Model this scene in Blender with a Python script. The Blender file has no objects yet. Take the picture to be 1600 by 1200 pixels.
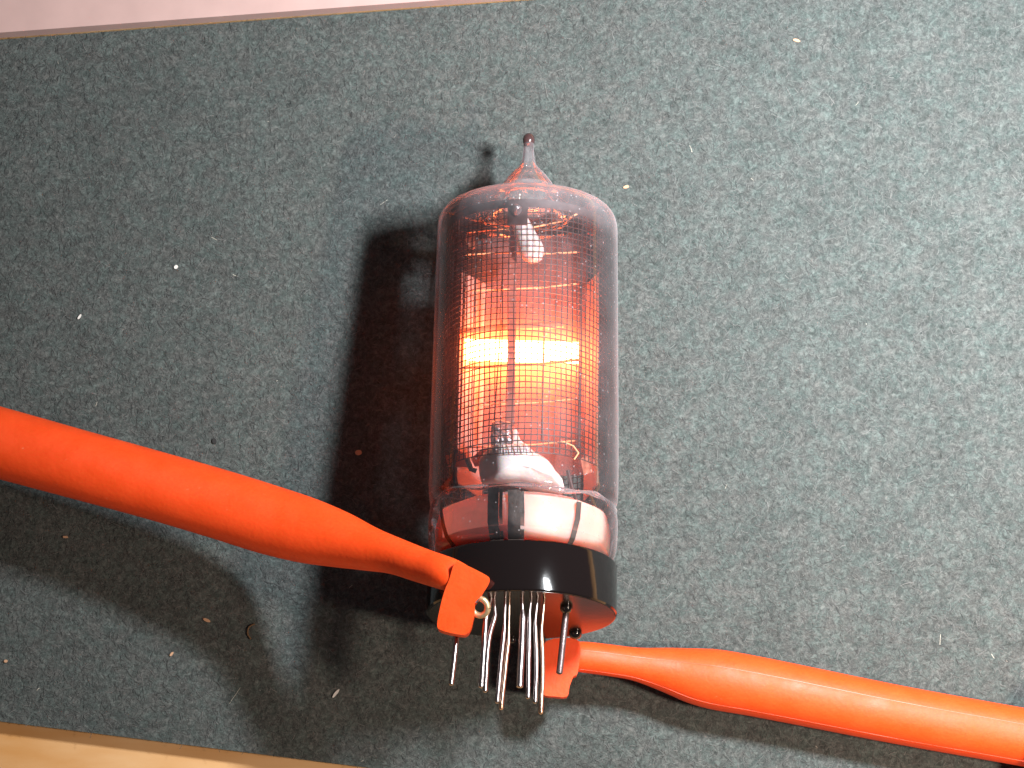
import bpy, bmesh, math, random
import numpy as np
from mathutils import Vector, Matrix, noise
random.seed(7); rng = np.random.default_rng(7)
S = bpy.context.scene
COL = S.collection
R = math.radians

# ---------------------------------------------------------------- camera
PITCH, DIST = R(9), 50.0
TGT = Vector((0, 0, 1.5))
CAMP = TGT + DIST * Vector((0, -math.sin(PITCH), math.cos(PITCH)))
cd = bpy.data.cameras.new('camera'); cam = bpy.data.objects.new('camera', cd); COL.objects.link(cam)
cam.location = CAMP; cam.rotation_euler = (PITCH, 0, 0)
cd.sensor_width = 36; cd.lens = 36 * DIST / 16; cd.clip_start = .1; cd.clip_end = 500
cd.dof.use_dof = True; cd.dof.focus_distance = DIST - 1.6; cd.dof.aperture_fstop = .5
cd.dof.aperture_fstop = 1.1
S.camera = cam
S.unit_settings.scale_length = 0.0066          # one unit is about 6.6 mm

# ---------------------------------------------------------------- world, lamps, exposure
W = bpy.data.worlds.new('World'); S.world = W; W.use_nodes = True
bg = W.node_tree.nodes['Background']; bg.inputs[0].default_value = (.95, .95, 1, 1); bg.inputs[1].default_value = .085


def lamp(name, loc, aim, size, size_y, power, color):
    ld = bpy.data.lights.new(name, 'AREA'); ld.shape = 'RECTANGLE'; ld.size = size; ld.size_y = size_y
    ld.energy = power; ld.color = color
    o = bpy.data.objects.new(name, ld); COL.objects.link(o); o.location = loc
    z = (Vector(loc) - Vector(aim)).normalized(); y = (Vector((0, 1, 0)) - z * z.y).normalized()
    o.rotation_euler = Matrix((y.cross(z), y, z)).transposed().to_euler()
    return o


lamp('cool_lamp', (8.0, 2.8, 15.6), (12, 6.5, 0), 2.0, 2.8, 12000, (.93, .97, 1.0))
lamp('warm_lamp', (14, -8, 21), (17, -5, 0), 2.0, 2.0, 6600, (1.0, .80, .64))
S.view_settings.view_transform = 'Standard'; S.view_settings.look = 'None'
S.view_settings.exposure = 0; S.view_settings.gamma = 1
S.cycles.use_denoising = True
S.cycles.max_bounces = 12; S.cycles.transparent_max_bounces = 40; S.cycles.transmission_bounces = 10
S.cycles.caustics_refractive = False; S.cycles.caustics_reflective = False
S.cycles.sample_clamp_indirect = 8

FW = Vector((0, math.sin(PITCH), -math.cos(PITCH))); UP = Vector((0, math.cos(PITCH), math.sin(PITCH)))


def ray(px, py):                       # viewing direction of a place in the photograph
    return FW + Vector((1, 0, 0)) * ((px - 800) / (100 * DIST)) + UP * ((600 - py) / (100 * DIST))


def at(px, py, z):                     # point of that direction at height z
    r = ray(px, py); return CAMP + r * ((z - CAMP.z) / r.z)


# ---------------------------------------------------------------- materials
def mat(name):
    m = bpy.data.materials.new(name); m.use_nodes = True
    nt = m.node_tree; return m, nt, nt.nodes, nt.links, nt.nodes['Principled BSDF']


def simple(name, col, rough=.5, metal=0, bump=0, bscale=20, var=0, vscale=8, coat=0, ior=1.5, sss=0, srad=(.3, .08, .03), rvar=0):
    m, nt, N, L, P = mat(name)
    P.inputs['Base Color'].default_value = (*col, 1); P.inputs['Roughness'].default_value = rough
    P.inputs['Metallic'].default_value = metal; P.inputs['IOR'].default_value = ior
    P.inputs['Coat Weight'].default_value = coat; P.inputs['Coat Roughness'].default_value = .08
    if sss:
        P.inputs['Subsurface Weight'].default_value = sss; P.inputs['Subsurface Radius'].default_value = srad
        P.inputs['Subsurface Scale'].default_value = .5
    tc = N.new('ShaderNodeTexCoord')
    if var or rvar:
        t = N.new('ShaderNodeTexNoise'); t.inputs['Scale'].default_value = vscale; t.inputs['Detail'].default_value = 6
        L.new(tc.outputs['Object'], t.inputs['Vector'])
        if var:
            r = N.new('ShaderNodeMapRange'); r.inputs['From Min'].default_value = .3; r.inputs['From Max'].default_value = .7
            r.inputs['To Min'].default_value = 1 - var; r.inputs['To Max'].default_value = 1 + var
            L.new(t.outputs['Fac'], r.inputs['Value'])
            h = N.new('ShaderNodeHueSaturation'); h.inputs['Color'].default_value = (*col, 1)
            L.new(r.outputs[0], h.inputs['Value']); L.new(h.outputs[0], P.inputs['Base Color'])
        if rvar:
            r = N.new('ShaderNodeMapRange'); r.inputs['From Min'].default_value = .3; r.inputs['From Max'].default_value = .7
            r.inputs['To Min'].default_value = max(0, rough - rvar); r.inputs['To Max'].default_value = rough + rvar
            L.new(t.outputs['Fac'], r.inputs['Value']); L.new(r.outputs[0], P.inputs['Roughness'])
    if bump:
        t = N.new('ShaderNodeTexNoise'); t.inputs['Scale'].default_value = bscale; t.inputs['Detail'].default_value = 4
        b = N.new('ShaderNodeBump'); b.inputs['Strength'].default_value = bump; b.inputs['Distance'].default_value = .05
        L.new(tc.outputs['Object'], t.inputs['Vector']); L.new(t.outputs['Fac'], b.inputs['Height'])
        L.new(b.outputs[0], P.inputs['Normal'])
    return m


def glass_mat(name, tint=(.97, .96, .965), haze=.035, edge=.42, dust=True, hcol=(.62, .58, .62), rough=.02):
    """thin-walled glass: clear seen straight on, glossy by Fresnel, a film of dust and haze"""
    m, nt, N, L, P = mat(name); N.remove(P); out = N['Material Output']
    tr = N.new('ShaderNodeBsdfTransparent'); gl = N.new('ShaderNodeBsdfGlossy'); df = N.new('ShaderNodeBsdfDiffuse')
    gl.inputs['Roughness'].default_value = rough; gl.inputs['Color'].default_value = (1, 1, 1, 1)
    df.inputs['Color'].default_value = (*hcol, 1)
    lw = N.new('ShaderNodeLayerWeight'); lw.inputs['Blend'].default_value = .5
    pw = N.new('ShaderNodeMath'); pw.operation = 'POWER'; pw.inputs[1].default_value = 5.0
    L.new(lw.outputs['Facing'], pw.inputs[0])
    mc = N.new('ShaderNodeMix'); mc.data_type = 'RGBA'
    mc.inputs['A'].default_value = (*tint, 1); mc.inputs['B'].default_value = (tint[0] * .82, tint[1] * .82, tint[2] * .85, 1)
    L.new(pw.outputs[0], mc.inputs['Factor']); L.new(mc.outputs['Result'], tr.inputs['Color'])
    fr = N.new('ShaderNodeFresnel'); fr.inputs['IOR'].default_value = 1.5
    m1 = N.new('ShaderNodeMixShader'); L.new(fr.outputs[0], m1.inputs[0]); L.new(tr.outputs[0], m1.inputs[1]); L.new(gl.outputs[0], m1.inputs[2])
    tc = N.new('ShaderNodeTexCoord')
    n1 = N.new('ShaderNodeTexNoise'); n1.inputs['Scale'].default_value = 1.6; n1.inputs['Detail'].default_value = 8; n1.inputs['Roughness'].default_value = .7
    L.new(tc.outputs['Object'], n1.inputs['Vector'])
    h = N.new('ShaderNodeMapRange'); h.inputs['From Min'].default_value = .35; h.inputs['From Max'].default_value = .75
    h.inputs['To Min'].default_value = haze * .35; h.inputs['To Max'].default_value = haze * 1.5
    L.new(n1.outputs['Fac'], h.inputs['Value'])
    em = N.new('ShaderNodeMath'); em.operation = 'MULTIPLY'; em.inputs[1].default_value = edge; L.new(pw.outputs[0], em.inputs[0])
    ad = N.new('ShaderNodeMath'); ad.operation = 'ADD'; L.new(h.outputs[0], ad.inputs[0]); L.new(em.outputs[0], ad.inputs[1])
    last = ad
    if dust:
        sz = N.new('ShaderNodeSeparateXYZ'); L.new(tc.outputs['Object'], sz.inputs[0])
        zr = N.new('ShaderNodeMapRange'); zr.inputs['From Min'].default_value = 5.9; zr.inputs['From Max'].default_value = 6.6
        zr.inputs['To Min'].default_value = 0; zr.inputs['To Max'].default_value = .42; L.new(sz.outputs['Z'], zr.inputs['Value'])
        zm = N.new('ShaderNodeMath'); zm.operation = 'MULTIPLY'; L.new(zr.outputs[0], zm.inputs[0]); L.new(n1.outputs['Fac'], zm.inputs[1])
        za = N.new('ShaderNodeMath'); za.operation = 'ADD'; L.new(zm.outputs[0], za.inputs[0]); L.new(ad.outputs[0], za.inputs[1]); ad = za
        v = N.new('ShaderNodeTexVoronoi'); v.inputs['Scale'].default_value = 9; v.inputs['Randomness'].default_value = 1
        L.new(tc.outputs['Object'], v.inputs['Vector'])
        lt = N.new('ShaderNodeMath'); lt.operation = 'LESS_THAN'; lt.inputs[1].default_value = .11; L.new(v.outputs['Distance'], lt.inputs[0])
        a2 = N.new('ShaderNodeMath'); a2.operation = 'MULTIPLY_ADD'; a2.inputs[1].default_value = .25
        L.new(lt.outputs[0], a2.inputs[0]); L.new(ad.outputs[0], a2.inputs[2]); last = a2
    last.use_clamp = True
    m2 = N.new('ShaderNodeMixShader'); L.new(last.outputs[0], m2.inputs[0]); L.new(m1.outputs[0], m2.inputs[1]); L.new(df.outputs[0], m2.inputs[2])
    L.new(m2.outputs[0], out.inputs['Surface'])
    return m


def felt_mat():
    m, nt, N, L, P = mat('grey_green_felt')
    tc = N.new('ShaderNodeTexCoord')

    def nz(s, d, r=.5, dist=0):
        t = N.new('ShaderNodeTexNoise'); t.inputs['Scale'].default_value = s; t.inputs['Detail'].default_value = d
        t.inputs['Roughness'].default_value = r; t.inputs['Distortion'].default_value = dist
        L.new(tc.outputs['Object'], t.inputs['Vector']); return t
    a = nz(10, 3, .65, .8); b = nz(26, 4, .7, 1.0); c = nz(1.1, 2)
    mx = N.new('ShaderNodeMix'); mx.inputs[0].default_value = .5; L.new(a.outputs['Fac'], mx.inputs['A']); L.new(b.outputs['Fac'], mx.inputs['B'])
    mx2 = N.new('ShaderNodeMix'); mx2.inputs[0].default_value = .10; L.new(mx.outputs['Result'], mx2.inputs['A']); L.new(c.outputs['Fac'], mx2.inputs['B'])
    cr = N.new('ShaderNodeValToRGB'); e = cr.color_ramp.elements
    e[0].position = .36; e[0].color = (.032, .038, .036, 1); e[1].position = .66; e[1].color = (.158, .176, .166, 1)
    k = e.new(.5); k.color = (.076, .088, .084, 1)
    L.new(mx2.outputs['Result'], cr.inputs[0])
    h = nz(4, 2); hs = N.new('ShaderNodeMix'); hs.data_type = 'RGBA'; hs.blend_type = 'MULTIPLY'; hs.inputs[0].default_value = .5
    c2 = N.new('ShaderNodeValToRGB'); c2.color_ramp.elements[0].color = (1, .86, .88, 1); c2.color_ramp.elements[1].color = (.85, 1, 1, 1)
    c2.color_ramp.elements[0].position = .35; c2.color_ramp.elements[1].position = .65
    L.new(h.outputs['Fac'], c2.inputs[0]); L.new(cr.outputs[0], hs.inputs['A']); L.new(c2.outputs[0], hs.inputs['B'])
    L.new(hs.outputs['Result'], P.inputs['Base Color'])
    P.inputs['Roughness'].default_value = .9; P.inputs['Sheen Weight'].default_value = .15; P.inputs['Specular IOR Level'].default_value = .2
    bp = N.new('ShaderNodeBump'); bp.inputs['Strength'].default_value = .5; bp.inputs['Distance'].default_value = .06
    L.new(mx.outputs['Result'], bp.inputs['Height']); L.new(bp.outputs[0], P.inputs['Normal'])
    return m


def fibre_mat():
    m, nt, N, L, P = mat('felt_fibre')
    at_ = N.new('ShaderNodeAttribute'); at_.attribute_name = 'tone'
    cr = N.new('ShaderNodeValToRGB'); e = cr.color_ramp.elements
    e[0].position = 0; e[0].color = (.025, .03, .03, 1); e[1].position = 1; e[1].color = (.5, .47, .40, 1)
    for p, c in ((.35, (.05, .055, .055)), (.6, (.10, .106, .104)), (.85, (.145, .15, .145)), (.97, (.175, .175, .168))):
        k = e.new(p); k.color = (*c, 1)
    L.new(at_.outputs['Fac'], cr.inputs[0]); L.new(cr.outputs[0], P.inputs['Base Color'])
    P.inputs['Roughness'].default_value = .8
    return m


def wood_mat():
    m, nt, N, L, P = mat('cream_tabletop')
    tc = N.new('ShaderNodeTexCoord'); mp = N.new('ShaderNodeMapping'); mp.inputs['Scale'].default_value = (.35, 1.2, 1)
    t = N.new('ShaderNodeTexNoise'); t.inputs['Scale'].default_value = 1.5; t.inputs['Detail'].default_value = 6
    L.new(tc.outputs['Object'], mp.inputs[0]); L.new(mp.outputs[0], t.inputs['Vector'])
    cr = N.new('ShaderNodeValToRGB'); e = cr.color_ramp.elements
    e[0].position = .3; e[0].color = (.66, .33, .11, 1); e[1].position = .7; e[1].color = (.80, .50, .25, 1)
    L.new(t.outputs['Fac'], cr.inputs[0])
    v = N.new('ShaderNodeTexVoronoi'); v.inputs['Scale'].default_value = 1.6; L.new(tc.outputs['Object'], v.inputs['Vector'])
    lt = N.new('ShaderNodeMath'); lt.operation = 'LESS_THAN'; lt.inputs[1].default_value = .045; L.new(v.outputs['Distance'], lt.inputs[0])
    mx = N.new('ShaderNodeMix'); mx.data_type = 'RGBA'; mx.inputs['B'].default_value = (.12, .06, .03, 1)
    L.new(lt.outputs[0], mx.inputs['Factor']); L.new(cr.outputs[0], mx.inputs['A']); L.new(mx.outputs['Result'], P.inputs['Base Color'])
    P.inputs['Roughness'].default_value = .45
    return m


M = {
    'felt': felt_mat(), 'fibre': fibre_mat(), 'wood': wood_mat(),
    'tray': simple('pale_pink_plastic', (.56, .38, .35), .35, var=.05, vscale=2, coat=.3),
    'orange': simple('orange_plastic', (.95, .078, .006), .58, bump=.10, bscale=14, var=.06, vscale=3, sss=.25, rvar=.08),
    'seam': simple('orange_mould_line', (.93, .075, .008), .4),
    'black': simple('black_bakelite', (.006, .004, .004), .09, bump=.035, bscale=4, ior=1.5),
    'under': simple('black_underside', (.006, .003, .002), .22, bump=.03, bscale=6, ior=1.55),
    'bead': simple('black_glass_bead', (.01, .007, .007), .05, ior=1.55, coat=.5),
    'pin': simple('tinned_pin', (.36, .31, .30), .3, 1, bump=.08, bscale=20, var=.15, vscale=14),
    'lead': simple('copper_lead', (.52, .36, .27), .3, 1, bump=.08, bscale=20),
    'darkpin': simple('dull_pin', (.16, .12, .12), .42, .8, bump=.2, bscale=25),
    'brass': simple('brass_wire', (.62, .48, .28), .38, .7, bump=.2, bscale=20),
    'mesh': simple('anode_metal', (.05, .022, .02), .5, .3, var=.2, vscale=6),
    'wire': simple('cathode_wire', (.90, .48, .24), .4),
    'post': simple('oxidised_post', (.34, .10, .07), .5, .2, var=.2, vscale=8),
    'plate': simple('inner_plate', (.19, .085, .075), .5, .1, bump=.12, bscale=5, var=.22, vscale=3),
    'wall': simple('shield_sheet', (.62, .42, .37), .4, .2, bump=.1, bscale=6, var=.12, vscale=4),
    'ceramic': simple('white_ceramic', (.68, .60, .58), .55, sss=.5, bump=.25, bscale=7, var=.05, vscale=6),
    'tab': simple('crinkled_nickel', (.33, .29, .30), .32, .8, bump=.9, bscale=9, var=.4, vscale=7),
    'stem': simple('frosted_stem_glass', (.66, .34, .29), .5, bump=.08, bscale=5, var=.08, vscale=3, sss=1.0, srad=(3.0, .8, .5)),
    'flag': simple('glow_reddened_flag', (.42, .12, .06), .45, .2, bump=.15, bscale=8),  # orange-red light of the neon bar put into the base colour
    'strip': simple('dark_lead_strip', (.04, .027, .022), .5, 0, var=.4, vscale=9, bump=.2, bscale=12),
    'soot': simple('scorched_glass_bead', (.06, .03, .03), .25, coat=.4),
    'glass': glass_mat('envelope_glass'),
    'innerglass': glass_mat('inner_glass', haze=.012, edge=.12, dust=False),
    'glass2': glass_mat('skirt_glass', tint=(.95, .86, .86), haze=.16, edge=.5, hcol=(.66, .56, .57)),
    'tipglass': glass_mat('tip_glass', tint=(.92, .88, .88), haze=.14, edge=.6, dust=False),
    'lint': simple('white_lint', (.72, .70, .66), .8), 'tan': simple('tan_lint', (.55, .33, .20), .8),
    'dark': simple('dark_lint', (.02, .02, .02), .8), 'hair': simple('brown_hair', (.16, .09, .04), .6),
}


def see_through(m, f):
    nt = m.node_tree; N, L = nt.nodes, nt.links; P = N['Principled BSDF']
    t = N.new('ShaderNodeBsdfTransparent'); x_ = N.new('ShaderNodeMixShader'); x_.inputs[0].default_value = f
    L.new(P.outputs[0], x_.inputs[1]); L.new(t.outputs[0], x_.inputs[2]); L.new(x_.outputs[0], N['Material Output'].inputs['Surface'])


def scuffs(m):
    nt = m.node_tree; N, L = nt.nodes, nt.links; P = N['Principled BSDF']
    src = P.inputs['Base Color'].links[0].from_socket; tc = N.new('ShaderNodeTexCoord')
    v = N.new('ShaderNodeTexNoise'); v.inputs['Scale'].default_value = 9; v.inputs['Detail'].default_value = 7; v.inputs['Roughness'].default_value = .75
    L.new(tc.outputs['Object'], v.inputs['Vector'])
    w = N.new('ShaderNodeMapRange'); w.inputs['From Min'].default_value = .66; w.inputs['From Max'].default_value = .74
    w.inputs['To Max'].default_value = .45; L.new(v.outputs['Fac'], w.inputs['Value'])
    x_ = N.new('ShaderNodeMix'); x_.data_type = 'RGBA'; x_.inputs['B'].default_value = (.95, .42, .25, 1)
    L.new(w.outputs[0], x_.inputs['Factor']); L.new(src, x_.inputs['A']); L.new(x_.outputs['Result'], P.inputs['Base Color'])


scuffs(M['orange'])
see_through(M['plate'], .35); see_through(M['wall'], .35)      # sheets of mica


def emis(name, col, s):
    m, nt, N, L, P = mat(name); N.remove(P); e = N.new('ShaderNodeEmission')
    e.inputs[0].default_value = (*col, 1); e.inputs[1].default_value = s
    L.new(e.outputs[0], N['Material Output'].inputs['Surface']); return m


M['glow'] = emis('neon_lit_cathode', (1.0, .17, .045), 120)


def neon_volume():
    m, nt, N, L, P = mat('neon_discharge'); N.remove(P)
    tc = N.new('ShaderNodeTexCoord'); sp = N.new('ShaderNodeSeparateXYZ'); L.new(tc.outputs['Object'], sp.inputs[0])

    def mth(op, a, b=None):
        n = N.new('ShaderNodeMath'); n.operation = op
        for i, v in enumerate((a, b)):
            if v is None: continue
            if isinstance(v, (int, float)): n.inputs[i].default_value = v
            else: L.new(v, n.inputs[i])
        return n.outputs[0]
    z2 = mth('POWER', mth('ABSOLUTE', mth('MULTIPLY', sp.outputs['Z'], 2.3)), 2)
    y2 = mth('POWER', mth('ABSOLUTE', mth('MULTIPLY', sp.outputs['Y'], 1.7)), 2)
    x6 = mth('POWER', mth('ABSOLUTE', mth('MULTIPLY', sp.outputs['X'], 1.06)), 8)
    g = mth('EXPONENT', mth('MULTIPLY', mth('ADD', mth('ADD', z2, y2), x6), -1))
    zc = mth('POWER', mth('ABSOLUTE', mth('MULTIPLY', sp.outputs['Z'], 3.5)), 2)
    yc = mth('POWER', mth('ABSOLUTE', mth('MULTIPLY', sp.outputs['Y'], 3.2)), 2)
    xc = mth('POWER', mth('ABSOLUTE', mth('MULTIPLY', sp.outputs['X'], 1.1)), 6)
    gc_ = mth('EXPONENT', mth('MULTIPLY', mth('ADD', mth('ADD', zc, yc), xc), -1))
    e = N.new('ShaderNodeEmission'); e.inputs[0].default_value = (1, .15, .03, 1)
    zb = mth('POWER', mth('ABSOLUTE', mth('MULTIPLY', sp.outputs['Z'], .62)), 4)
    gb = mth('EXPONENT', mth('MULTIPLY', mth('ADD', mth('ADD', zb, y2), x6), -1))
    L.new(mth('ADD', mth('ADD', mth('MULTIPLY', g, 1.6), mth('MULTIPLY', gc_, 24)), mth('MULTIPLY', gb, .26)), e.inputs[1])
    L.new(e.outputs[0], N['Material Output'].inputs['Volume'])
    m.cycles.volume_step_rate = .6
    return m


M['neon'] = neon_volume()
m_, nt_, N_, L_, P_ = mat('added_stem_glow'); N_.remove(P_); e_ = N_.new('ShaderNodeEmission')
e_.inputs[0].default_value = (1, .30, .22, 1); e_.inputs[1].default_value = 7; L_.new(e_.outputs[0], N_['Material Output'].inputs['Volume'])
M['stemfill'] = m_  # emission added to tint and brighten the stem


# ---------------------------------------------------------------- mesh helpers
def link(name, bm, m, parent=None, smooth=True, angle=40):
    me = bpy.data.meshes.new(name); bmesh.ops.recalc_face_normals(bm, faces=bm.faces); bm.to_mesh(me); bm.free()
    me.materials.append(m)
    if smooth:
        for p in me.polygons: p.use_smooth = True
        me.set_sharp_from_angle(angle=R(angle))
    o = bpy.data.objects.new(name, me); COL.objects.link(o)
    if parent: o.parent = parent
    return o


def tag(o, label=None, cat=None, group=None, kind=None):
    for k, v in (('label', label), ('category', cat), ('group', group), ('kind', kind)):
        if v: o[k] = v
    return o


def lathe(bm, prof, seg=96, c=(0, 0), closed=False):
    rings = []
    for r, z in prof:
        if r < 1e-5: rings.append([bm.verts.new((c[0], c[1], z))])
        else: rings.append([bm.verts.new((c[0] + r * math.cos(2 * math.pi * k / seg), c[1] + r * math.sin(2 * math.pi * k / seg), z)) for k in range(seg)])
    prs = list(zip(rings, rings[1:]))
    if closed: prs.append((rings[-1], rings[0]))
    for a, b in prs:
        for k in range(seg):
            j = (k + 1) % seg
            if len(a) == 1 and len(b) == 1: continue
            if len(a) == 1: bm.faces.new((a[0], b[k], b[j]))
            elif len(b) == 1: bm.faces.new((a[k], a[j], b[0]))
            else: bm.faces.new((a[k], a[j], b[j], b[k]))
    return bm


def smooth_path(pts, n=6):
    """Catmull-Rom through tuples of equal length"""
    P = [np.array(p, float) for p in pts]; P = [2 * P[0] - P[1]] + P + [2 * P[-1] - P[-2]]; out = []
    for i in range(1, len(P) - 2):
        for k in range(n):
            t = k / n; a, b, c, d = P[i - 1:i + 3]
            out.append(.5 * (2 * b + (c - a) * t + (2 * a - 5 * b + 4 * c - d) * t * t + (3 * b - a - 3 * c + d) * t ** 3))
    out.append(P[-2]); return out


def tube(bm, pts, radii, seg=10, caps=True, round_end=False):
    pts = [Vector(p[:3]) for p in pts]
    if not hasattr(radii, '__len__'): radii = [radii] * len(pts)
    rings = []; prev = None
    for i, p in enumerate(pts):
        t = (pts[min(i + 1, len(pts) - 1)] - pts[max(i - 1, 0)]).normalized()
        if prev is None:
            u = t.orthogonal().normalized()
        else:
            u = (prev - t * prev.dot(t)).normalized()
        prev = u; v = t.cross(u)
        rings.append([bm.verts.new(p + (u * math.cos(2 * math.pi * k / seg) + v * math.sin(2 * math.pi * k / seg)) * radii[i]) for k in range(seg)])
    for a, b in zip(rings, rings[1:]):
        for k in range(seg): bm.faces.new((a[k], a[(k + 1) % seg], b[(k + 1) % seg], b[k]))
    if caps:
        bm.faces.new(rings[0][::-1]); bm.faces.new(rings[-1])
    return bm


def prism(bm, front, back):
    a = [bm.verts.new(p) for p in front]; b = [bm.verts.new(p) for p in back]; n = len(a)
    bm.faces.new(a); bm.faces.new(b[::-1])
    for k in range(n): bm.faces.new((a[k], b[k], b[(k + 1) % n], a[(k + 1) % n]))
    return bm


def box(bm, lo, hi):
    x0, y0, z0 = lo; x1, y1, z1 = hi
    return prism(bm, [(x0, y0, z0), (x1, y0, z0), (x1, y1, z0), (x0, y1, z0)], [(x0, y0, z1), (x1, y0, z1), (x1, y1, z1), (x0, y1, z1)])


def bevel(bm, w, seg=3, ang=30):
    ed = [e for e in bm.edges if len(e.link_faces) == 2 and e.calc_face_angle(0) > R(ang)]
    bmesh.ops.bevel(bm, geom=ed, offset=w, segments=seg, affect='EDGES', profile=.5)
    return bm


# ---------------------------------------------------------------- the setting
TOPZ = -.30
bm = bmesh.new(); box(bm, (-30, -24, -1.3), (30, 24, TOPZ))
tag(link('table_top', bm, M['wood'], smooth=False), kind='structure')

# edge of the felt, near side and far side
e1, e2 = at(0, 1127, 0), at(500, 1190, 0); f1, f2 = at(0, 62, 0), at(860, -2, 0)


def on_line(a, b, x): return a + (b - a) * ((x - a.x) / (b.x - a.x))


corners = [on_line(e1, e2, -13), on_line(e1, e2, 14), on_line(f1, f2, 14), on_line(f1, f2, -13)]
n_ = Vector((0, 1, 0)) * .35
bm = bmesh.new()                        # thin felt laid over a hidden board
prism(bm, [c + Vector((0, .0, 0)) for c in corners], [c + Vector((0, 0, -.09)) for c in corners])
bevel(bm, .02, 2)
q = [corners[0] + n_, corners[1] + n_, corners[2] - n_, corners[3] - n_]
prism(bm, [c + Vector((0, 0, -.088)) for c in q], [c + Vector((0, 0, TOPZ + .004)) for c in q])
felt = tag(link('felt_cloth', bm, M['felt'], smooth=False), kind='structure')

# felt fibres: many short curved hairs in one object
NF = 90000
x = rng.uniform(-9.5, 9.5, NF); y = rng.uniform(-7.6, 7.6, NF)
lo = np.interp(x, [corners[0].x, corners[1].x], [corners[0].y, corners[1].y]); hi = np.interp(x, [corners[3].x, corners[2].x], [corners[3].y, corners[2].y])
ok = (y > lo + .04) & (y < hi - .04); x, y = x[ok], y[ok]; NF = len(x)
an = rng.uniform(0, 2 * np.pi, NF); ln = rng.gamma(2.5, .025, NF) + .02; cur = rng.normal(0, .8, NF); wd = rng.uniform(.0018, .0042, NF)
hz = rng.uniform(.002, .015, NF)
V = np.zeros((NF, 4, 2, 3)); px_, py_ = x.copy(), y.copy(); a_ = an.copy()
for k in range(4):
    nx, ny = -np.sin(a_), np.cos(a_); zz = .004 + hz * np.sin(np.pi * k / 3)
    for s, sg in enumerate((-1, 1)):
        V[:, k, s, 0] = px_ + sg * nx * wd; V[:, k, s, 1] = py_ + sg * ny * wd; V[:, k, s, 2] = zz
    px_ += np.cos(a_) * ln / 3; py_ += np.sin(a_) * ln / 3; a_ += cur / 3
base = np.arange(NF)[:, None] * 8
F = np.concatenate([base + np.array([2 * k, 2 * k + 2, 2 * k + 3, 2 * k + 1])[None, :] for k in range(3)], 1).reshape(-1, 4)
me = bpy.data.meshes.new('felt_fibre'); me.vertices.add(NF * 8); me.vertices.foreach_set('co', V.reshape(-1))
me.loops.add(F.size); me.loops.foreach_set('vertex_index', F.reshape(-1).astype(np.int32))
me.polygons.add(len(F)); me.polygons.foreach_set('loop_start', np.arange(0, F.size, 4, dtype=np.int32))
me.update(calc_edges=True)
tone = np.clip(rng.normal(.50, .19, NF), 0, .95); tone[rng.random(NF) < .0003] = 1
at_ = me.attributes.new('tone', 'FLOAT', 'POINT'); at_.data.foreach_set('value', np.repeat(tone, 8).astype(np.float32))
me.materials.append(M['fibre'])
o = bpy.data.objects.new('felt_fibre', me); COL.objects.link(o); o.parent = felt; o['kind'] = 'stuff'

# pale tray edge at the far left
a, b = at(-900, 122, .45), at(560, 14, .45)
d = (b - a).normalized(); nrm = Vector((-d.y, d.x, 0))
b2 = b + d * 4.0
a.z = b2.z = 0
bm = bmesh.new()
pr = [a, b2, b2 + nrm * 9, a + nrm * 9]
prism(bm, [p_ + Vector((0, 0, .30)) for p_ in pr], [p_ + Vector((0, 0, .62)) for p_ in pr]); bevel(bm, .06, 3)
tray = bpy.data.objects.new('plastic_tray', None); COL.objects.link(tray); tray.location = (0, 0, 0)
tag(tray, 'pale pink plastic tray edge above the green felt, in the top left corner', 'tray')
link('tray_rim', bm, M['tray'], tray)
bm = bmesh.new(); pr = [a + nrm * .3, b2 + nrm * .3, b2 + nrm * 8.6, a + nrm * 8.6]
prism(bm, [p_ + Vector((0, 0, .006)) for p_ in pr], [p_ + Vector((0, 0, .30)) for p_ in pr])
link('tray_foot', bm, M['tray'], tray)

# ---------------------------------------------------------------- the glowing display tube
TB = at(815, 962, 2.62)
TM = Matrix.Translation(TB) @ Matrix.Rotation(R(-.9), 4, 'Z') @ Matrix.Rotation(R(-100), 4, 'X')
TI = TM.inverted()
nix = bpy.data.objects.new('display_tube', None); COL.objects.link(nix); nix.matrix_world = TM
tag(nix, 'glass neon display tube with an orange lit bar behind wire mesh, lying on the felt', 'display tube')


def loc(px, py, v):
    """tube-space point at depth v behind the axis (front is negative) seen at that place"""
    o_ = TI @ CAMP; d_ = (TI.to_3x3() @ ray(px, py)); return o_ + d_ * ((v - o_.y) / d_.y)


def part(name, bm, m, **k): return link(name, bm, M[m], nix, **k)


WALL = .055
outer = [(1.16, .80), (1.28, .83), (1.37, .90), (1.42, 1.02), (1.44, 1.2), (1.445, 1.45), (1.43, 1.60), (1.415, 1.68), (1.425, 1.76), (1.45, 1.95),
         (1.45, 3.0), (1.435, 4.5), (1.42, 6.0), (1.415, 6.28), (1.385, 6.42), (1.31, 6.52), (1.18, 6.58), (1.0, 6.63), (.72, 6.72), (.54, 6.83), (.43, 6.96)]
outer = [tuple(p) for p in smooth_path(outer, 3)]
inner = [(max(r_ - WALL, .05), z_ - (WALL if r_ < 1.38 and z_ > 6 else 0)) for r_, z_ in outer if z_ > 1.75]
bm = bmesh.new(); lathe(bm, outer, 128)
part('glass_envelope', bm, 'glass', angle=60)
bm = bmesh.new(); lathe(bm, inner, 128); part('inner_glass_wall', bm, 'innerglass', angle=60)
bm = bmesh.new(); pr = smooth_path([(.43, 6.96), (.36, 7.08), (.25, 7.22), (.15, 7.33), (.105, 7.43), (.085, 7.6), (.08, 7.76)], 4)
lathe(bm, [tuple(p) for p in pr], 40); part('exhaust_tip', bm, 'tipglass')
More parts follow.
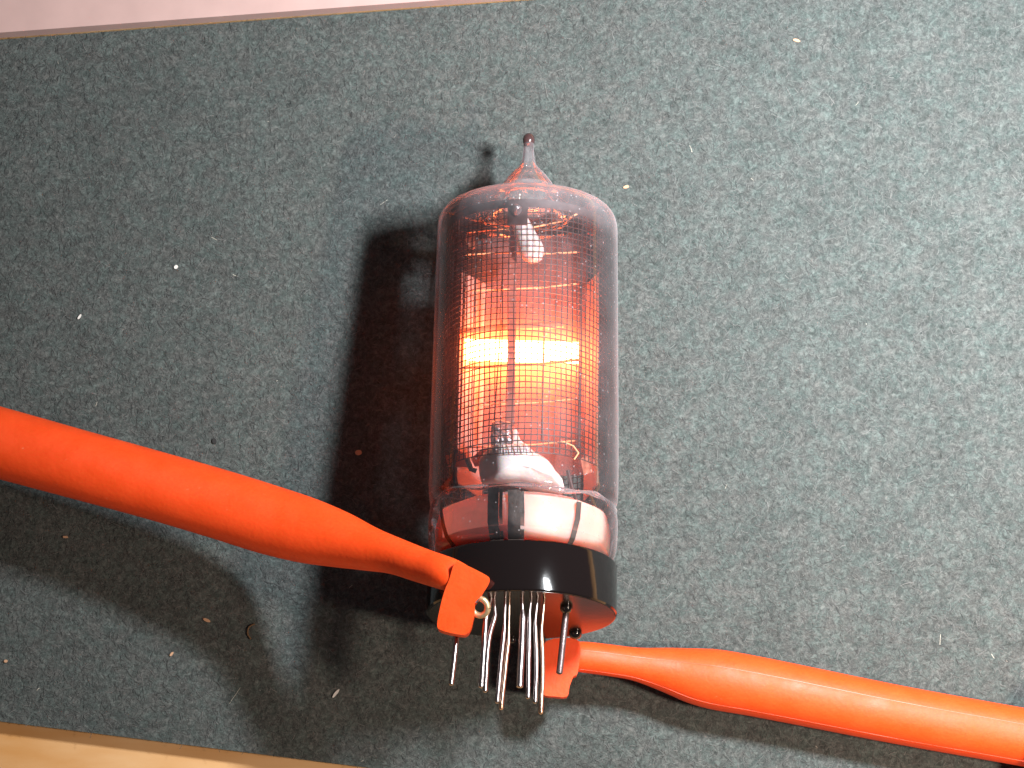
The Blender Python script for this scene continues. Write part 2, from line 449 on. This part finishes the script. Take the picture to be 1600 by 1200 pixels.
bm = bmesh.new(); lathe(bm, [(0, 7.70), (.05, 7.705), (.085, 7.74), (.098, 7.80), (.085, 7.86), (.05, 7.90), (0, 7.91)], 24)
part('tip_bead', bm, 'soot')
# fused seam ring between bulb and skirt
bm = bmesh.new(); pts = []
for k in range(97):
    an_ = 2 * math.pi * k / 96; rr = 1.385 + .018 * math.sin(5 * an_) + .01 * math.sin(13 * an_)
    pts.append((rr * math.cos(an_), rr * math.sin(an_), 1.66 + .04 * math.sin(an_ * 2 + 1) + .02 * math.sin(7 * an_)))
tube(bm, pts, [.035 + .012 * math.sin(k * .9) for k in range(97)], 8, caps=False); part('seal_ring', bm, 'glass2')

# stem body
bm = bmesh.new()
lathe(bm, [(0, .79), (1.16, .79), (1.26, .85), (1.325, 1.0), (1.335, 1.3), (1.29, 1.52), (1.05, 1.64), (.7, 1.70), (0, 1.74)], 96)
for v in bm.verts:
    n_v = noise.noise(v.co * 2.2) * .012; v.co.x *= 1 + n_v; v.co.y *= 1 + n_v
part('glass_stem', bm, 'stem')


def strip_on_stem(name, pts, w, m='strip', rs=1.368, thick=.010):
    bm = bmesh.new(); L_, R_ = [], []
    for px, py in pts:
        # find the point on the stem cylinder seen there
        o_ = TI @ CAMP; d_ = TI.to_3x3() @ ray(px, py)
        A = d_.x ** 2 + d_.y ** 2; B = 2 * (o_.x * d_.x + o_.y * d_.y); Cc = o_.x ** 2 + o_.y ** 2 - rs ** 2
        disc = max(B * B - 4 * A * Cc, 0); t_ = (-B - math.sqrt(disc)) / (2 * A); p = o_ + d_ * t_
        an_ = math.atan2(p.y, p.x); da = w / 2 / rs
        for lst, s in ((L_, -1), (R_, 1)):
            re = rs - max(0, 1.02 - p.z) * .45
            lst.append([Vector(((re + q_) * math.cos(an_ + s * da), (re + q_) * math.sin(an_ + s * da), p.z)) for q_ in (0, -thick)])
    for i in range(len(pts) - 1):
        f = [bm.verts.new(c) for c in (L_[i][0], R_[i][0], R_[i + 1][0], L_[i + 1][0])]
        g = [bm.verts.new(c) for c in (L_[i][1], R_[i][1], R_[i + 1][1], L_[i + 1][1])]
        bm.faces.new(f); bm.faces.new(g[::-1])
        for k in range(4): bm.faces.new((f[k], g[k], g[(k + 1) % 4], f[(k + 1) % 4]))
    bmesh.ops.remove_doubles(bm, verts=bm.verts, dist=1e-4)
    return part(name, bm, m)


strip_on_stem('lead_strip', [(690, 782), (689, 800), (692, 820), (697, 838), (702, 852)], .09)
strip_on_stem('lead_strip', [(771, 762), (770, 790), (770, 815), (771, 843)], .17)
strip_on_stem('lead_strip', [(783, 764), (782, 800), (782, 842)], .05)
strip_on_stem('lead_strip', [(803, 765), (804, 790), (803, 820), (802, 843)], .19)
strip_on_stem('lead_strip', [(815, 768), (816, 800), (815, 842)], .07)
strip_on_stem('lead_strip', [(905, 784), (903, 810), (898, 840), (893, 858)], .09)

# black base: ring and underside
bm = bmesh.new()
lathe(bm, [(1.405, .004), (1.42, .006), (1.44, .03), (1.44, .74), (1.425, .775), (1.38, .79), (0, .79)], 160)
part('base', bm, 'black', angle=25)
bm = bmesh.new(); lathe(bm, [(0, .0), (1.405, .0), (1.405, .05), (0, .05)], 128); part('base_underside', bm, 'under', angle=25)


def bead_at(px, py, r):
    p = None
    o_ = TI @ CAMP; d_ = TI.to_3x3() @ ray(px, py); t_ = (0 - o_.z) / d_.z; p = o_ + d_ * t_
    bm = bmesh.new(); bmesh.ops.create_uvsphere(bm, u_segments=24, v_segments=14, radius=r, matrix=Matrix.Translation((p.x, p.y, -.02)) @ Matrix.Scale(.9, 4, (0, 0, 1)))
    part('glass_bead', bm, 'bead'); return p


# anode mesh: joined wires of a curved grid
RM, PZ0, PZ1 = 1.27, 2.2, 6.17
HALF = math.pi
bm = bmesh.new(); NC, NR = 86, 43


def mp(th, z, r=RM): return Vector((r * math.sin(th), -r * math.cos(th) * .96, z))


def ribbon(bm, pts, nrm, w, dirw):
    """small closed bar along pts"""
    prev = None
    for i, p in enumerate(pts):
        n = nrm(i); s = dirw(i)
        ring = [bm.verts.new(p + s * w / 2 + n * .006), bm.verts.new(p - s * w / 2 + n * .006), bm.verts.new(p - s * w / 2 - n * .006), bm.verts.new(p + s * w / 2 - n * .006)]
        if prev:
            for k in range(4): bm.faces.new((prev[k], prev[(k + 1) % 4], ring[(k + 1) % 4], ring[k]))
        prev = ring


def zrow(j, th):
    th = max(-1.8, min(1.8, th)) * (1 if abs(th) < 1.8 else (math.pi - abs(th)) / 1.3416)
    return PZ0 + (PZ1 - PZ0) * j / NR + .010 * math.sin(th * 3 + j * .13) + .02 * math.sin(j * .21) * th


for j in range(NR + 1):
    pts = [mp(-HALF + 2 * HALF * k / 86, zrow(j, -HALF + 2 * HALF * k / 86)) for k in range(87)]
    if j <= 1 and False: continue
    ribbon(bm, pts, lambda i, P_=pts: Vector((P_[i].x, P_[i].y, 0)).normalized(), .013, lambda i: Vector((0, 0, 1)))
for c in range(NC + 1):
    th = -HALF + 2 * HALF * c / NC
    j0 = 0
    pts = [mp(th + .006 * math.sin(j * .3 + c), zrow(j, th)) for j in range(j0, NR + 1, 2)] + [mp(th, PZ1)]
    tdir = Vector((math.cos(th), math.sin(th), 0)); nd = Vector((math.sin(th), -math.cos(th), 0))
    ribbon(bm, pts, lambda i, nd=nd: nd, .013, lambda i, t=tdir: t)
am = part('anode_mesh', bm, 'mesh', smooth=False); am['kind'] = 'stuff'


def arc_band(name, z0, z1, m, th0=-HALF, th1=HALF, r=RM, t=.02, n=96, wob=0.0):
    bm = bmesh.new(); prev = None
    for k in range(n + 1):
        th = th0 + (th1 - th0) * k / n; dz = wob * noise.noise(Vector((th * 4, z0, 0)))
        ring = [bm.verts.new(mp(th, z0 + dz, r)), bm.verts.new(mp(th, z1, r)), bm.verts.new(mp(th, z1, r - t)), bm.verts.new(mp(th, z0 + dz, r - t))]
        if prev:
            for q_ in range(4): bm.faces.new((prev[q_], prev[(q_ + 1) % 4], ring[(q_ + 1) % 4], ring[q_]))
        else: bm.faces.new(ring)
        prev = ring
    bm.faces.new(prev[::-1]); return part(name, bm, m)


arc_band('mesh_top_band', PZ1 - .01, PZ1 + .12, 'mesh', r=RM + .004)
for th_ in (R(-104), R(104)):
    arc_band('mesh_side_band', PZ0, PZ1 + .11, 'mesh', th_ - .04, th_ + .04, r=RM + .006, n=4)
arc_band('bracket', PZ1 - .31, PZ1 + .01, 'mesh', -.245, -.005, r=RM + .012, t=.03, n=8)
# weld on the bracket
bm = bmesh.new(); c_ = mp(-.12, PZ1 - .06, RM + .03)
bmesh.ops.create_icosphere(bm, subdivisions=3, radius=.09, matrix=Matrix.Translation(c_))
for v in bm.verts: v.co += Vector((0, 0, noise.noise(v.co * 9) * .05)) + (v.co - c_) * noise.noise(v.co * 7) * .6
part('weld', bm, 'tab')


def pxbar(name, pts, v, w, m, depth=.03, rnd=False):
    """a wire or bar traced on the plane at depth v"""
    bm = bmesh.new(); tube(bm, [loc(x_, y_, v if not hasattr(v, '__len__') else v[i]) for i, (x_, y_) in enumerate(pts)], w / 2, 8)
    return part(name, bm, m)


def pxpoly(name, pts, v, th, m, bev=.0):
    f = [loc(x_, y_, v) for x_, y_ in pts]; bm = bmesh.new()
    prism(bm, f, [p + Vector((0, th, 0)) for p in f])
    if bev: bevel(bm, bev, 2)
    return part(name, bm, m)


# shield: back plate with two bent sides, open to the front
pxpoly('back_plate', [(752, 372), (918, 366), (920, 742), (748, 746)], .55, .03, 'plate', .008)
for xs, nm in ((((-1.02, -.10), (-.66, .54)), 'l'), (((1.12, -.20), (.93, .54)), 'r')):
    (x0, y0), (x1, y1) = xs
    bm = bmesh.new(); f = [Vector((x0, y0, 2.05)), Vector((x1, y1, 2.0)), Vector((x1, y1, 5.55)), Vector((x0, y0, 5.5))]
    prism(bm, f, [p + Vector((.025, .01, 0)) for p in f]); bevel(bm, .006, 1); part('shield_side', bm, 'wall')
# back floor strip and rear inner face of the shield

# the digit stack: thin wires and posts
yy = [(395, 398, 'wire', .027), (452, 447, 'wire', .027), (572, 566, 'mesh', .045), (632, 627, 'wire', .027), (697, 692, 'wire', .026)]
for a_y, b_y, m_, w_ in yy:
    xl = 727 - (a_y - 400) * .035
    pxbar('cathode_wire', [(xl, a_y + 3), (xl + 60, a_y), (xl + 120, (a_y + b_y) / 2), (905, b_y - 4)], -.12, w_, m_)
bm = bmesh.new(); tube(bm, [loc(x_, y_, -.16) for x_, y_ in ((718, 519), (760, 515), (830, 510), (880, 507))], .06, 8)
part('cathode_bar', bm, 'post')
for x0, y0, x1, y1, w_ in ((728, 400, 718, 690, .03), (783, 500, 772, 660, .022), (852, 398, 846, 690, .022), (909, 360, 904, 700, .045), (744, 360, 735, 700, .02), (786, 398, 781, 500, .014)):
    pxbar('cathode_wire', [(x0, y0), ((x0 + x1) / 2, (y0 + y1) / 2), (x1, y1)], -.2, w_, 'mesh')
pxpoly('centre_post', [(797, 345), (808, 344), (806, 520), (804, 664), (791, 664), (795, 520)], -.55, .05, 'post', .008)
# cross wires under the top
pxbar('cross_wire', [(699, 332), (745, 345), (800, 354)], -.35, .03, 'wire')
pxbar('cross_wire', [(912, 329), (880, 345), (830, 356)], -.35, .03, 'wire')
pxbar('cross_wire', [(730, 364), (760, 360), (795, 359), (800, 368), (800, 400)], .1, .024, 'wire')
pxpoly('spring_tab', [(728, 366), (748, 364), (746, 385), (737, 390), (728, 380)], -.1, .03, 'flag')
pxpoly('spring_tab', [(914, 348), (938, 352), (930, 368), (916, 364)], .1, .03, 'flag')
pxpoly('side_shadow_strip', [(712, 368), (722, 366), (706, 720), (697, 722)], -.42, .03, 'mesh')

# white insulator rod behind the mesh, widening to a round end
rod = smooth_path([(806, 333, 6), (809, 339, 12), (815, 352, 14), (823, 372, 16.5), (829, 386, 18.5), (831, 394, 19), (832, 402, 15.5), (832, 408, 10), (832, 411, 3)], 5)
bm = bmesh.new(); tube(bm, [loc(p[0], p[1], -.72) for p in rod], [max(p[2], 1.5) / 98 for p in rod], 20); part('insulator_rod', bm, 'ceramic')

# glow
gc = loc(815, 549, -.06)
bm = bmesh.new(); box(bm, (-.88, -.035, -.165), (.90, .035, .165)); bevel(bm, .034, 3)
g = part('lit_cathode', bm, 'glow'); g.location = gc; g.rotation_euler = (0, R(.8), 0)
g['label'] = 'white-hot orange glowing bar'
bm = bmesh.new(); box(bm, (-.98, -.78, -1.85), (.98, .78, 1.7))
g = part('neon_glow', bm, 'neon', smooth=False); g.location = gc + Vector((.02, 0, -.04)); g.rotation_euler = (0, R(.8), 0)

# added glow shell in front of the stem, turns it salmon
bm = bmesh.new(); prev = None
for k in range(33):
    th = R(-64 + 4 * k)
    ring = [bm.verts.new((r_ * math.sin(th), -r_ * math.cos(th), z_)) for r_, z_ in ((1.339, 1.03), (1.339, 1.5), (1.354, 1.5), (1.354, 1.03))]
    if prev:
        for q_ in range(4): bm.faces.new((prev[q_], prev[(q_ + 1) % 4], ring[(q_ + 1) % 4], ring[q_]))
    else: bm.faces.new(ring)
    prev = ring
bm.faces.new(prev[::-1]); part('stem_fill_glow', bm, 'stemfill')

# lower ceramic lump, dark tab, orange lit shoulders
def lump(name, pts, v, depth, m, amp=.05):
    """rounded solid: outline narrowing towards front and back"""
    f = [loc(x_, y_, v) for x_, y_ in pts]; c = sum(f, Vector()) / len(f); bm = bmesh.new(); rings = []
    f = [Vector(p) for p in smooth_path([tuple(q_) for q_ in f] + [tuple(f[0])], 4)][:-1]
    for s, off in ((.30, -1), (.68, -.88), (.90, -.55), (1, 0), (.92, .6), (.6, 1)):
        rings.append([bm.verts.new(c + (p - c) * s + Vector((0, off * depth, 0))) for p in f])
    n = len(f)
    for a, b in zip(rings, rings[1:]):
        for k in range(n): bm.faces.new((a[k], a[(k + 1) % n], b[(k + 1) % n], b[k]))
    bm.faces.new(rings[0]); bm.faces.new(rings[-1][::-1])
    bmesh.ops.triangulate(bm, faces=[f_ for f_ in bm.faces if len(f_.verts) > 4])
    for v_ in bm.verts: v_.co += Vector((noise.noise(v_.co * 4), noise.noise(v_.co * 4 + Vector((5, 0, 0))), noise.noise(v_.co * 4 + Vector((0, 7, 0))))) * amp
    return part(name, bm, m, angle=70)


lump('ceramic_lump', [(752, 756), (750, 732), (754, 708), (772, 698), (800, 697), (820, 699), (836, 712), (856, 722), (872, 744), (884, 768), (850, 766), (800, 758)], -.74, .4, 'ceramic')
lump('ceramic_cone', [(790, 700), (797, 676), (806, 670), (814, 690), (824, 704)], -.3, .15, 'ceramic', .01)
lump('dark_tab', [(768, 706), (766, 680), (768, 661), (782, 657), (797, 660), (802, 672), (803, 694), (790, 697), (776, 697)], -.85, .07, 'tab', .03)
pxpoly('tab_stem', [(767, 690), (777, 690), (775, 716), (768, 714)], -.84, .03, 'mesh')
pxpoly('orange_wing', [(736, 716), (752, 702), (764, 700), (764, 724), (742, 728)], -.35, .05, 'flag', .01)
pxpoly('base_flag', [(696, 712), (714, 704), (728, 708), (730, 730), (700, 728)], -.5, .03, 'flag', .01)
pxpoly('base_flag', [(907, 716), (920, 712), (926, 738), (912, 742)], -.3, .03, 'flag', .01)
pxbar('support_wire', [(713, 703), (708, 728), (712, 755), (716, 764)], -.95, .07, 'mesh')
pxbar('support_wire', [(730, 718), (736, 733), (744, 736)], -.8, .08, 'strip')
pxbar('support_wire', [(887, 735), (893, 760), (900, 780)], -.95, .06, 'mesh')
pxbar('support_wire', [(880, 690), (896, 697), (904, 708), (897, 718)], -1.05, .025, 'wire')

# pins
def pin(pts, r1, r2, m='pin', start_in=0.0, lead=None):
    """first point lies on the underside, the rest follow the tube axis outwards"""
    o_ = TI @ CAMP; out = []
    d_ = TI.to_3x3() @ ray(*pts[0]); t_ = (.0 - o_.z) / d_.z; p0 = o_ + d_ * t_
    rr = math.hypot(p0.x, p0.y)
    if rr > 1.05:                       # starts behind the rim: bring it inside
        p0 = Vector((p0.x * 1.05 / rr, p0.y * 1.05 / rr, 0))
    out.append(Vector((p0.x, p0.y, .05)))
    for k, p_ in enumerate(pts[1:]):
        d_ = TI.to_3x3() @ ray(*p_); q_ = out[-1] if k else p0
        # point on that direction nearest to the line through q_ along the axis
        w0 = o_ - q_; ax = Vector((0, 0, 1)); a_ = d_.dot(d_); b_ = d_.dot(ax); dd = d_.dot(w0); ee = ax.dot(w0)
        s_ = (b_ * ee - dd) / (a_ - b_ * b_); out.append(o_ + d_ * s_)
    r1 *= 1.15; r2 *= 1.18; bm = bmesh.new()
    if len(out) == 2:
        n = 10; P_ = [out[0].lerp(out[1], k / n) for k in range(n + 1)]; rad = [r2] * (n + 1)
    else:
        P_, rad = [], []
        for k in range(5): P_.append(out[0].lerp(out[1], k / 5)); rad.append(r1)
        P_.append(out[1]); rad.append((r1 + r2) / 2)
        rest = smooth_path([tuple(q_) for q_ in out[1:]], 8)
        for q_ in rest[1:]: P_.append(Vector(q_)); rad.append(r2)
    for k in range(1, len(P_) - 1):
        P_[k] = P_[k] + Vector((noise.noise(P_[k] * 3), noise.noise(P_[k] * 3 + Vector((9, 0, 0))), 0)) * .003
    P_.append(P_[-1] + (P_[-1] - P_[-2]).normalized() * .015); rad.append(r2 * .6)
    tube(bm, P_, rad, 10); return part('pin', bm, m)


pin([(716, 950), (714, 993), (705, 1069)], .03, .032)
pin([(762, 932), (759, 968), (752, 1073)], .028, .035)
pin([(770, 934), (774, 961), (763, 1005), (758, 1080)], .018, .030)
pin([(789, 933), (788, 983), (782, 1040), (777, 1097)], .018, .030)
pin([(796, 934), (795, 996), (789, 1050), (783, 1107)], .012, .027, 'lead')
pin([(815, 934), (817, 958), (815, 1010), (812, 1073)], .022, .044)
pin([(831, 934), (827, 961), (826, 1030), (825, 1090)], .018, .030)
pin([(841, 934), (836, 974), (838, 1040), (836, 1097)], .018, .030)
pin([(851, 936), (846, 985), (848, 1050), (845, 1114)], .018, .028, 'lead')
bp = bead_at(885, 948, .095); bead_at(899, 988, .10); bead_at(846, 999, .07); bead_at(800, 998, .06)
pin([(886, 950), (874, 1052)], .04, .042, 'darkpin')


# ---------------------------------------------------------------- test clips
def clip(path, head, headz, seams, label, hthick, neck_mark=None):
    """path: (px, py, half width in px, height)"""
    c0 = at(path[0][0], path[0][1], 0)
    root = bpy.data.objects.new('test_clip', None); COL.objects.link(root); root.location = (c0.x, c0.y, 0)
    inv = Matrix.Translation(-root.location)
    tag(root, label, 'test clip')
    sp = smooth_path(path, 6); pts = [at(p[0], p[1], p[3]) for p in sp]; rad = [p[2] * (51.5 - p[3]) / 5000 for p in sp]
    pts = [inv @ p for p in pts]
    bm = bmesh.new(); tube(bm, pts, rad, 40); b_ = link('body', bm, M['orange'], root)
    # raised mould lines
    for ang in seams:
        bm = bmesh.new(); line = []
        for i, p in enumerate(pts):
            t = (pts[min(i + 1, len(pts) - 1)] - pts[max(i - 1, 0)]).normalized(); side = t.cross(Vector((0, 0, 1))).normalized(); up = side.cross(t)
            line.append(p + (side * math.cos(ang) + up * math.sin(ang)) * (rad[i] * 1.0 - .004))
        line = line[4:]
        tube(bm, line, [.007 + .004 * noise.noise(p * 3) for p in line], 6); s_ = link('mould_line', bm, M['seam'], root)
    # head
    head = [(p[0], p[1]) for p in smooth_path(list(head) + [head[0]], 3)][:-1]
    f = [inv @ at(x_, y_, headz(x_, y_)) for x_, y_ in head]
    bm = bmesh.new(); prism(bm, f, [p + Vector((0, 0, -hthick)) for p in f]); bevel(bm, .10, 4, 60)
    link('hook_head', bm, M['orange'], root, angle=50)
    return root, inv


lp = [(-900, 470, 55, 1.5), (-500, 560, 55, 1.6), (-200, 637, 55, 1.72), (0, 692, 55, 1.8), (120, 725, 54, 1.86), (240, 758, 53.5, 1.9), (340, 787, 54, 1.98), (420, 812, 54, 2.1), (480, 829, 51, 2.28),
      (530, 843, 44, 2.52), (575, 857, 35, 2.82), (615, 868, 29, 3.12), (660, 884, 27, 3.48), (700, 897, 26, 3.80), (722, 904, 22, 3.78), (738, 910, 16, 3.74)]
c1, inv1 = clip(lp, [(714, 877), (735, 886), (760, 899), (765, 905), (762, 915), (752, 930), (742, 942), (742, 955), (739, 968), (736, 980), (728, 991), (710, 990), (688, 984), (683, 976), (687, 952), (694, 925), (702, 905), (708, 885)],
                lambda x_, y_: 4.17 - max(0, y_ - 880) * .0045, (), 'large orange hook test clip reaching in from the left edge over the black tube base', .55)
bm = bmesh.new(); cc = inv1 @ at(749, 948, 3.72); pts = []
Rt = Matrix.Rotation(R(25), 3, 'X') @ Matrix.Rotation(R(-20), 3, 'Y')
for k in range(25):
    an_ = 2 * math.pi * k / 24; pts.append(cc + Rt @ Vector((.13 * math.cos(an_), .135 * math.sin(an_), 0)))
tube(bm, pts, .048, 10, caps=False); link('wire_loop', bm, M['brass'], c1)
bm = bmesh.new(); tube(bm, [inv1 @ at(744, 938, 3.3), inv1 @ at(743, 937, 3.84)], .045, 12); link('hook_wire', bm, M['darkpin'], c1)

rp = [(886, 1025, 22, .95), (915, 1027, 24, .92), (955, 1032, 24.5, .85), (995, 1038, 26, .75), (1044, 1047, 35, .64), (1085, 1056, 43, .58), (1120, 1062, 46.5, .56), (1172, 1071, 46.5, .56), (1244, 1085, 46, .55),
      (1410, 1118, 45, .56), (1600, 1152, 44.5, .58), (1800, 1188, 44, .7), (2100, 1240, 44, .9)]
c2, inv2 = clip(rp, [(855, 1001), (872, 997), (905, 1002), (903, 1050), (896, 1057), (890, 1072), (886, 1088), (866, 1088), (848, 1084), (846, 1060), (847, 1030), (849, 1008)],
                lambda x_, y_: 1.22, (1.95, .55), 'smaller orange hook test clip lying on the felt at the right, under the tube pins', .5)
# thumb collar of the right clip, past the frame edge: its shade falls on the felt
bm = bmesh.new(); a_, b_ = inv2 @ at(1632, 1158, 1.05), inv2 @ at(1800, 1188, 1.1)
tube(bm, [a_.lerp(b_, k / 8) for k in range(9)], [.75, .95, 1.0, 1.0, .98, .98, 1.0, .96, .75], 32); bevel(bm, .03, 2, 50); link('thumb_collar', bm, M['orange'], c2)


# ---------------------------------------------------------------- lint on the felt
def fleck(px, py, l, w, ang, m, label, cat='lint', name='lint_flake'):
    c = at(px, py, .03); bm = bmesh.new(); n = 9; f = []
    for k in range(n):
        a = 2 * math.pi * k / n; r_ = 1 + .25 * noise.noise(Vector((px, k * 1.7, 0)))
        x_, y_ = l / 2 * math.cos(a) * r_, w / 2 * math.sin(a) * r_
        f.append(Vector((x_ * math.cos(ang) - y_ * math.sin(ang), x_ * math.sin(ang) + y_ * math.cos(ang), .012 * noise.noise(Vector((k, py, 1))))))
    prism(bm, f, [p + Vector((0, 0, -.02)) for p in f]); o = link(name, bm, M[m]); o.location = c
    return tag(o, label, cat)


fleck(275, 417, .07, .06, .5, 'lint', 'bright white lint dot on the felt, left of the tube shadow')
fleck(124, 495, .10, .035, 1.0, 'lint', 'white lint sliver on the felt above the left orange clip')
fleck(560, 707, .11, .09, .2, 'tan', 'greyish flake inside the dark shadow beside the tube')
fleck(525, 1083, .17, .045, .9, 'lint', 'long pale sliver on the felt between the tube pins and the tabletop')
fleck(323, 969, .13, .05, -.4, 'tan', 'tan flake in the soft shadow of the left clip')
fleck(268, 1022, .09, .035, .9, 'tan', 'small tan sliver below the soft shadow of the left clip')
fleck(102, 839, .09, .04, 0, 'tan', 'tiny tan flake just under the left orange clip')
fleck(9, 1033, .06, .05, 0, 'tan', 'tiny tan speck at the left edge of the felt')
fleck(978, 292, .10, .05, .3, 'tan', 'tiny orange flake on the felt right of the glass shoulder')
fleck(335, 689, .07, .10, .2, 'dark', 'black speck on the felt above the left orange clip', 'speck', 'dark_speck')
fleck(1245, 63, .12, .05, -.3, 'tan', 'faint tan flake on the felt near the top edge right of centre')
bm = bmesh.new(); hp = smooth_path([(398, 975), (389, 980), (387, 990), (392, 999)], 4); o = bpy.data
c_ = at(392, 988, .0)
tube(bm, [at(p[0], p[1], .035) - c_ for p in hp], .012, 6); ho = link('curled_hair', bm, M['hair']); ho.location = c_
tag(ho, 'short curled brown hair on the felt below the left clip', 'hair')
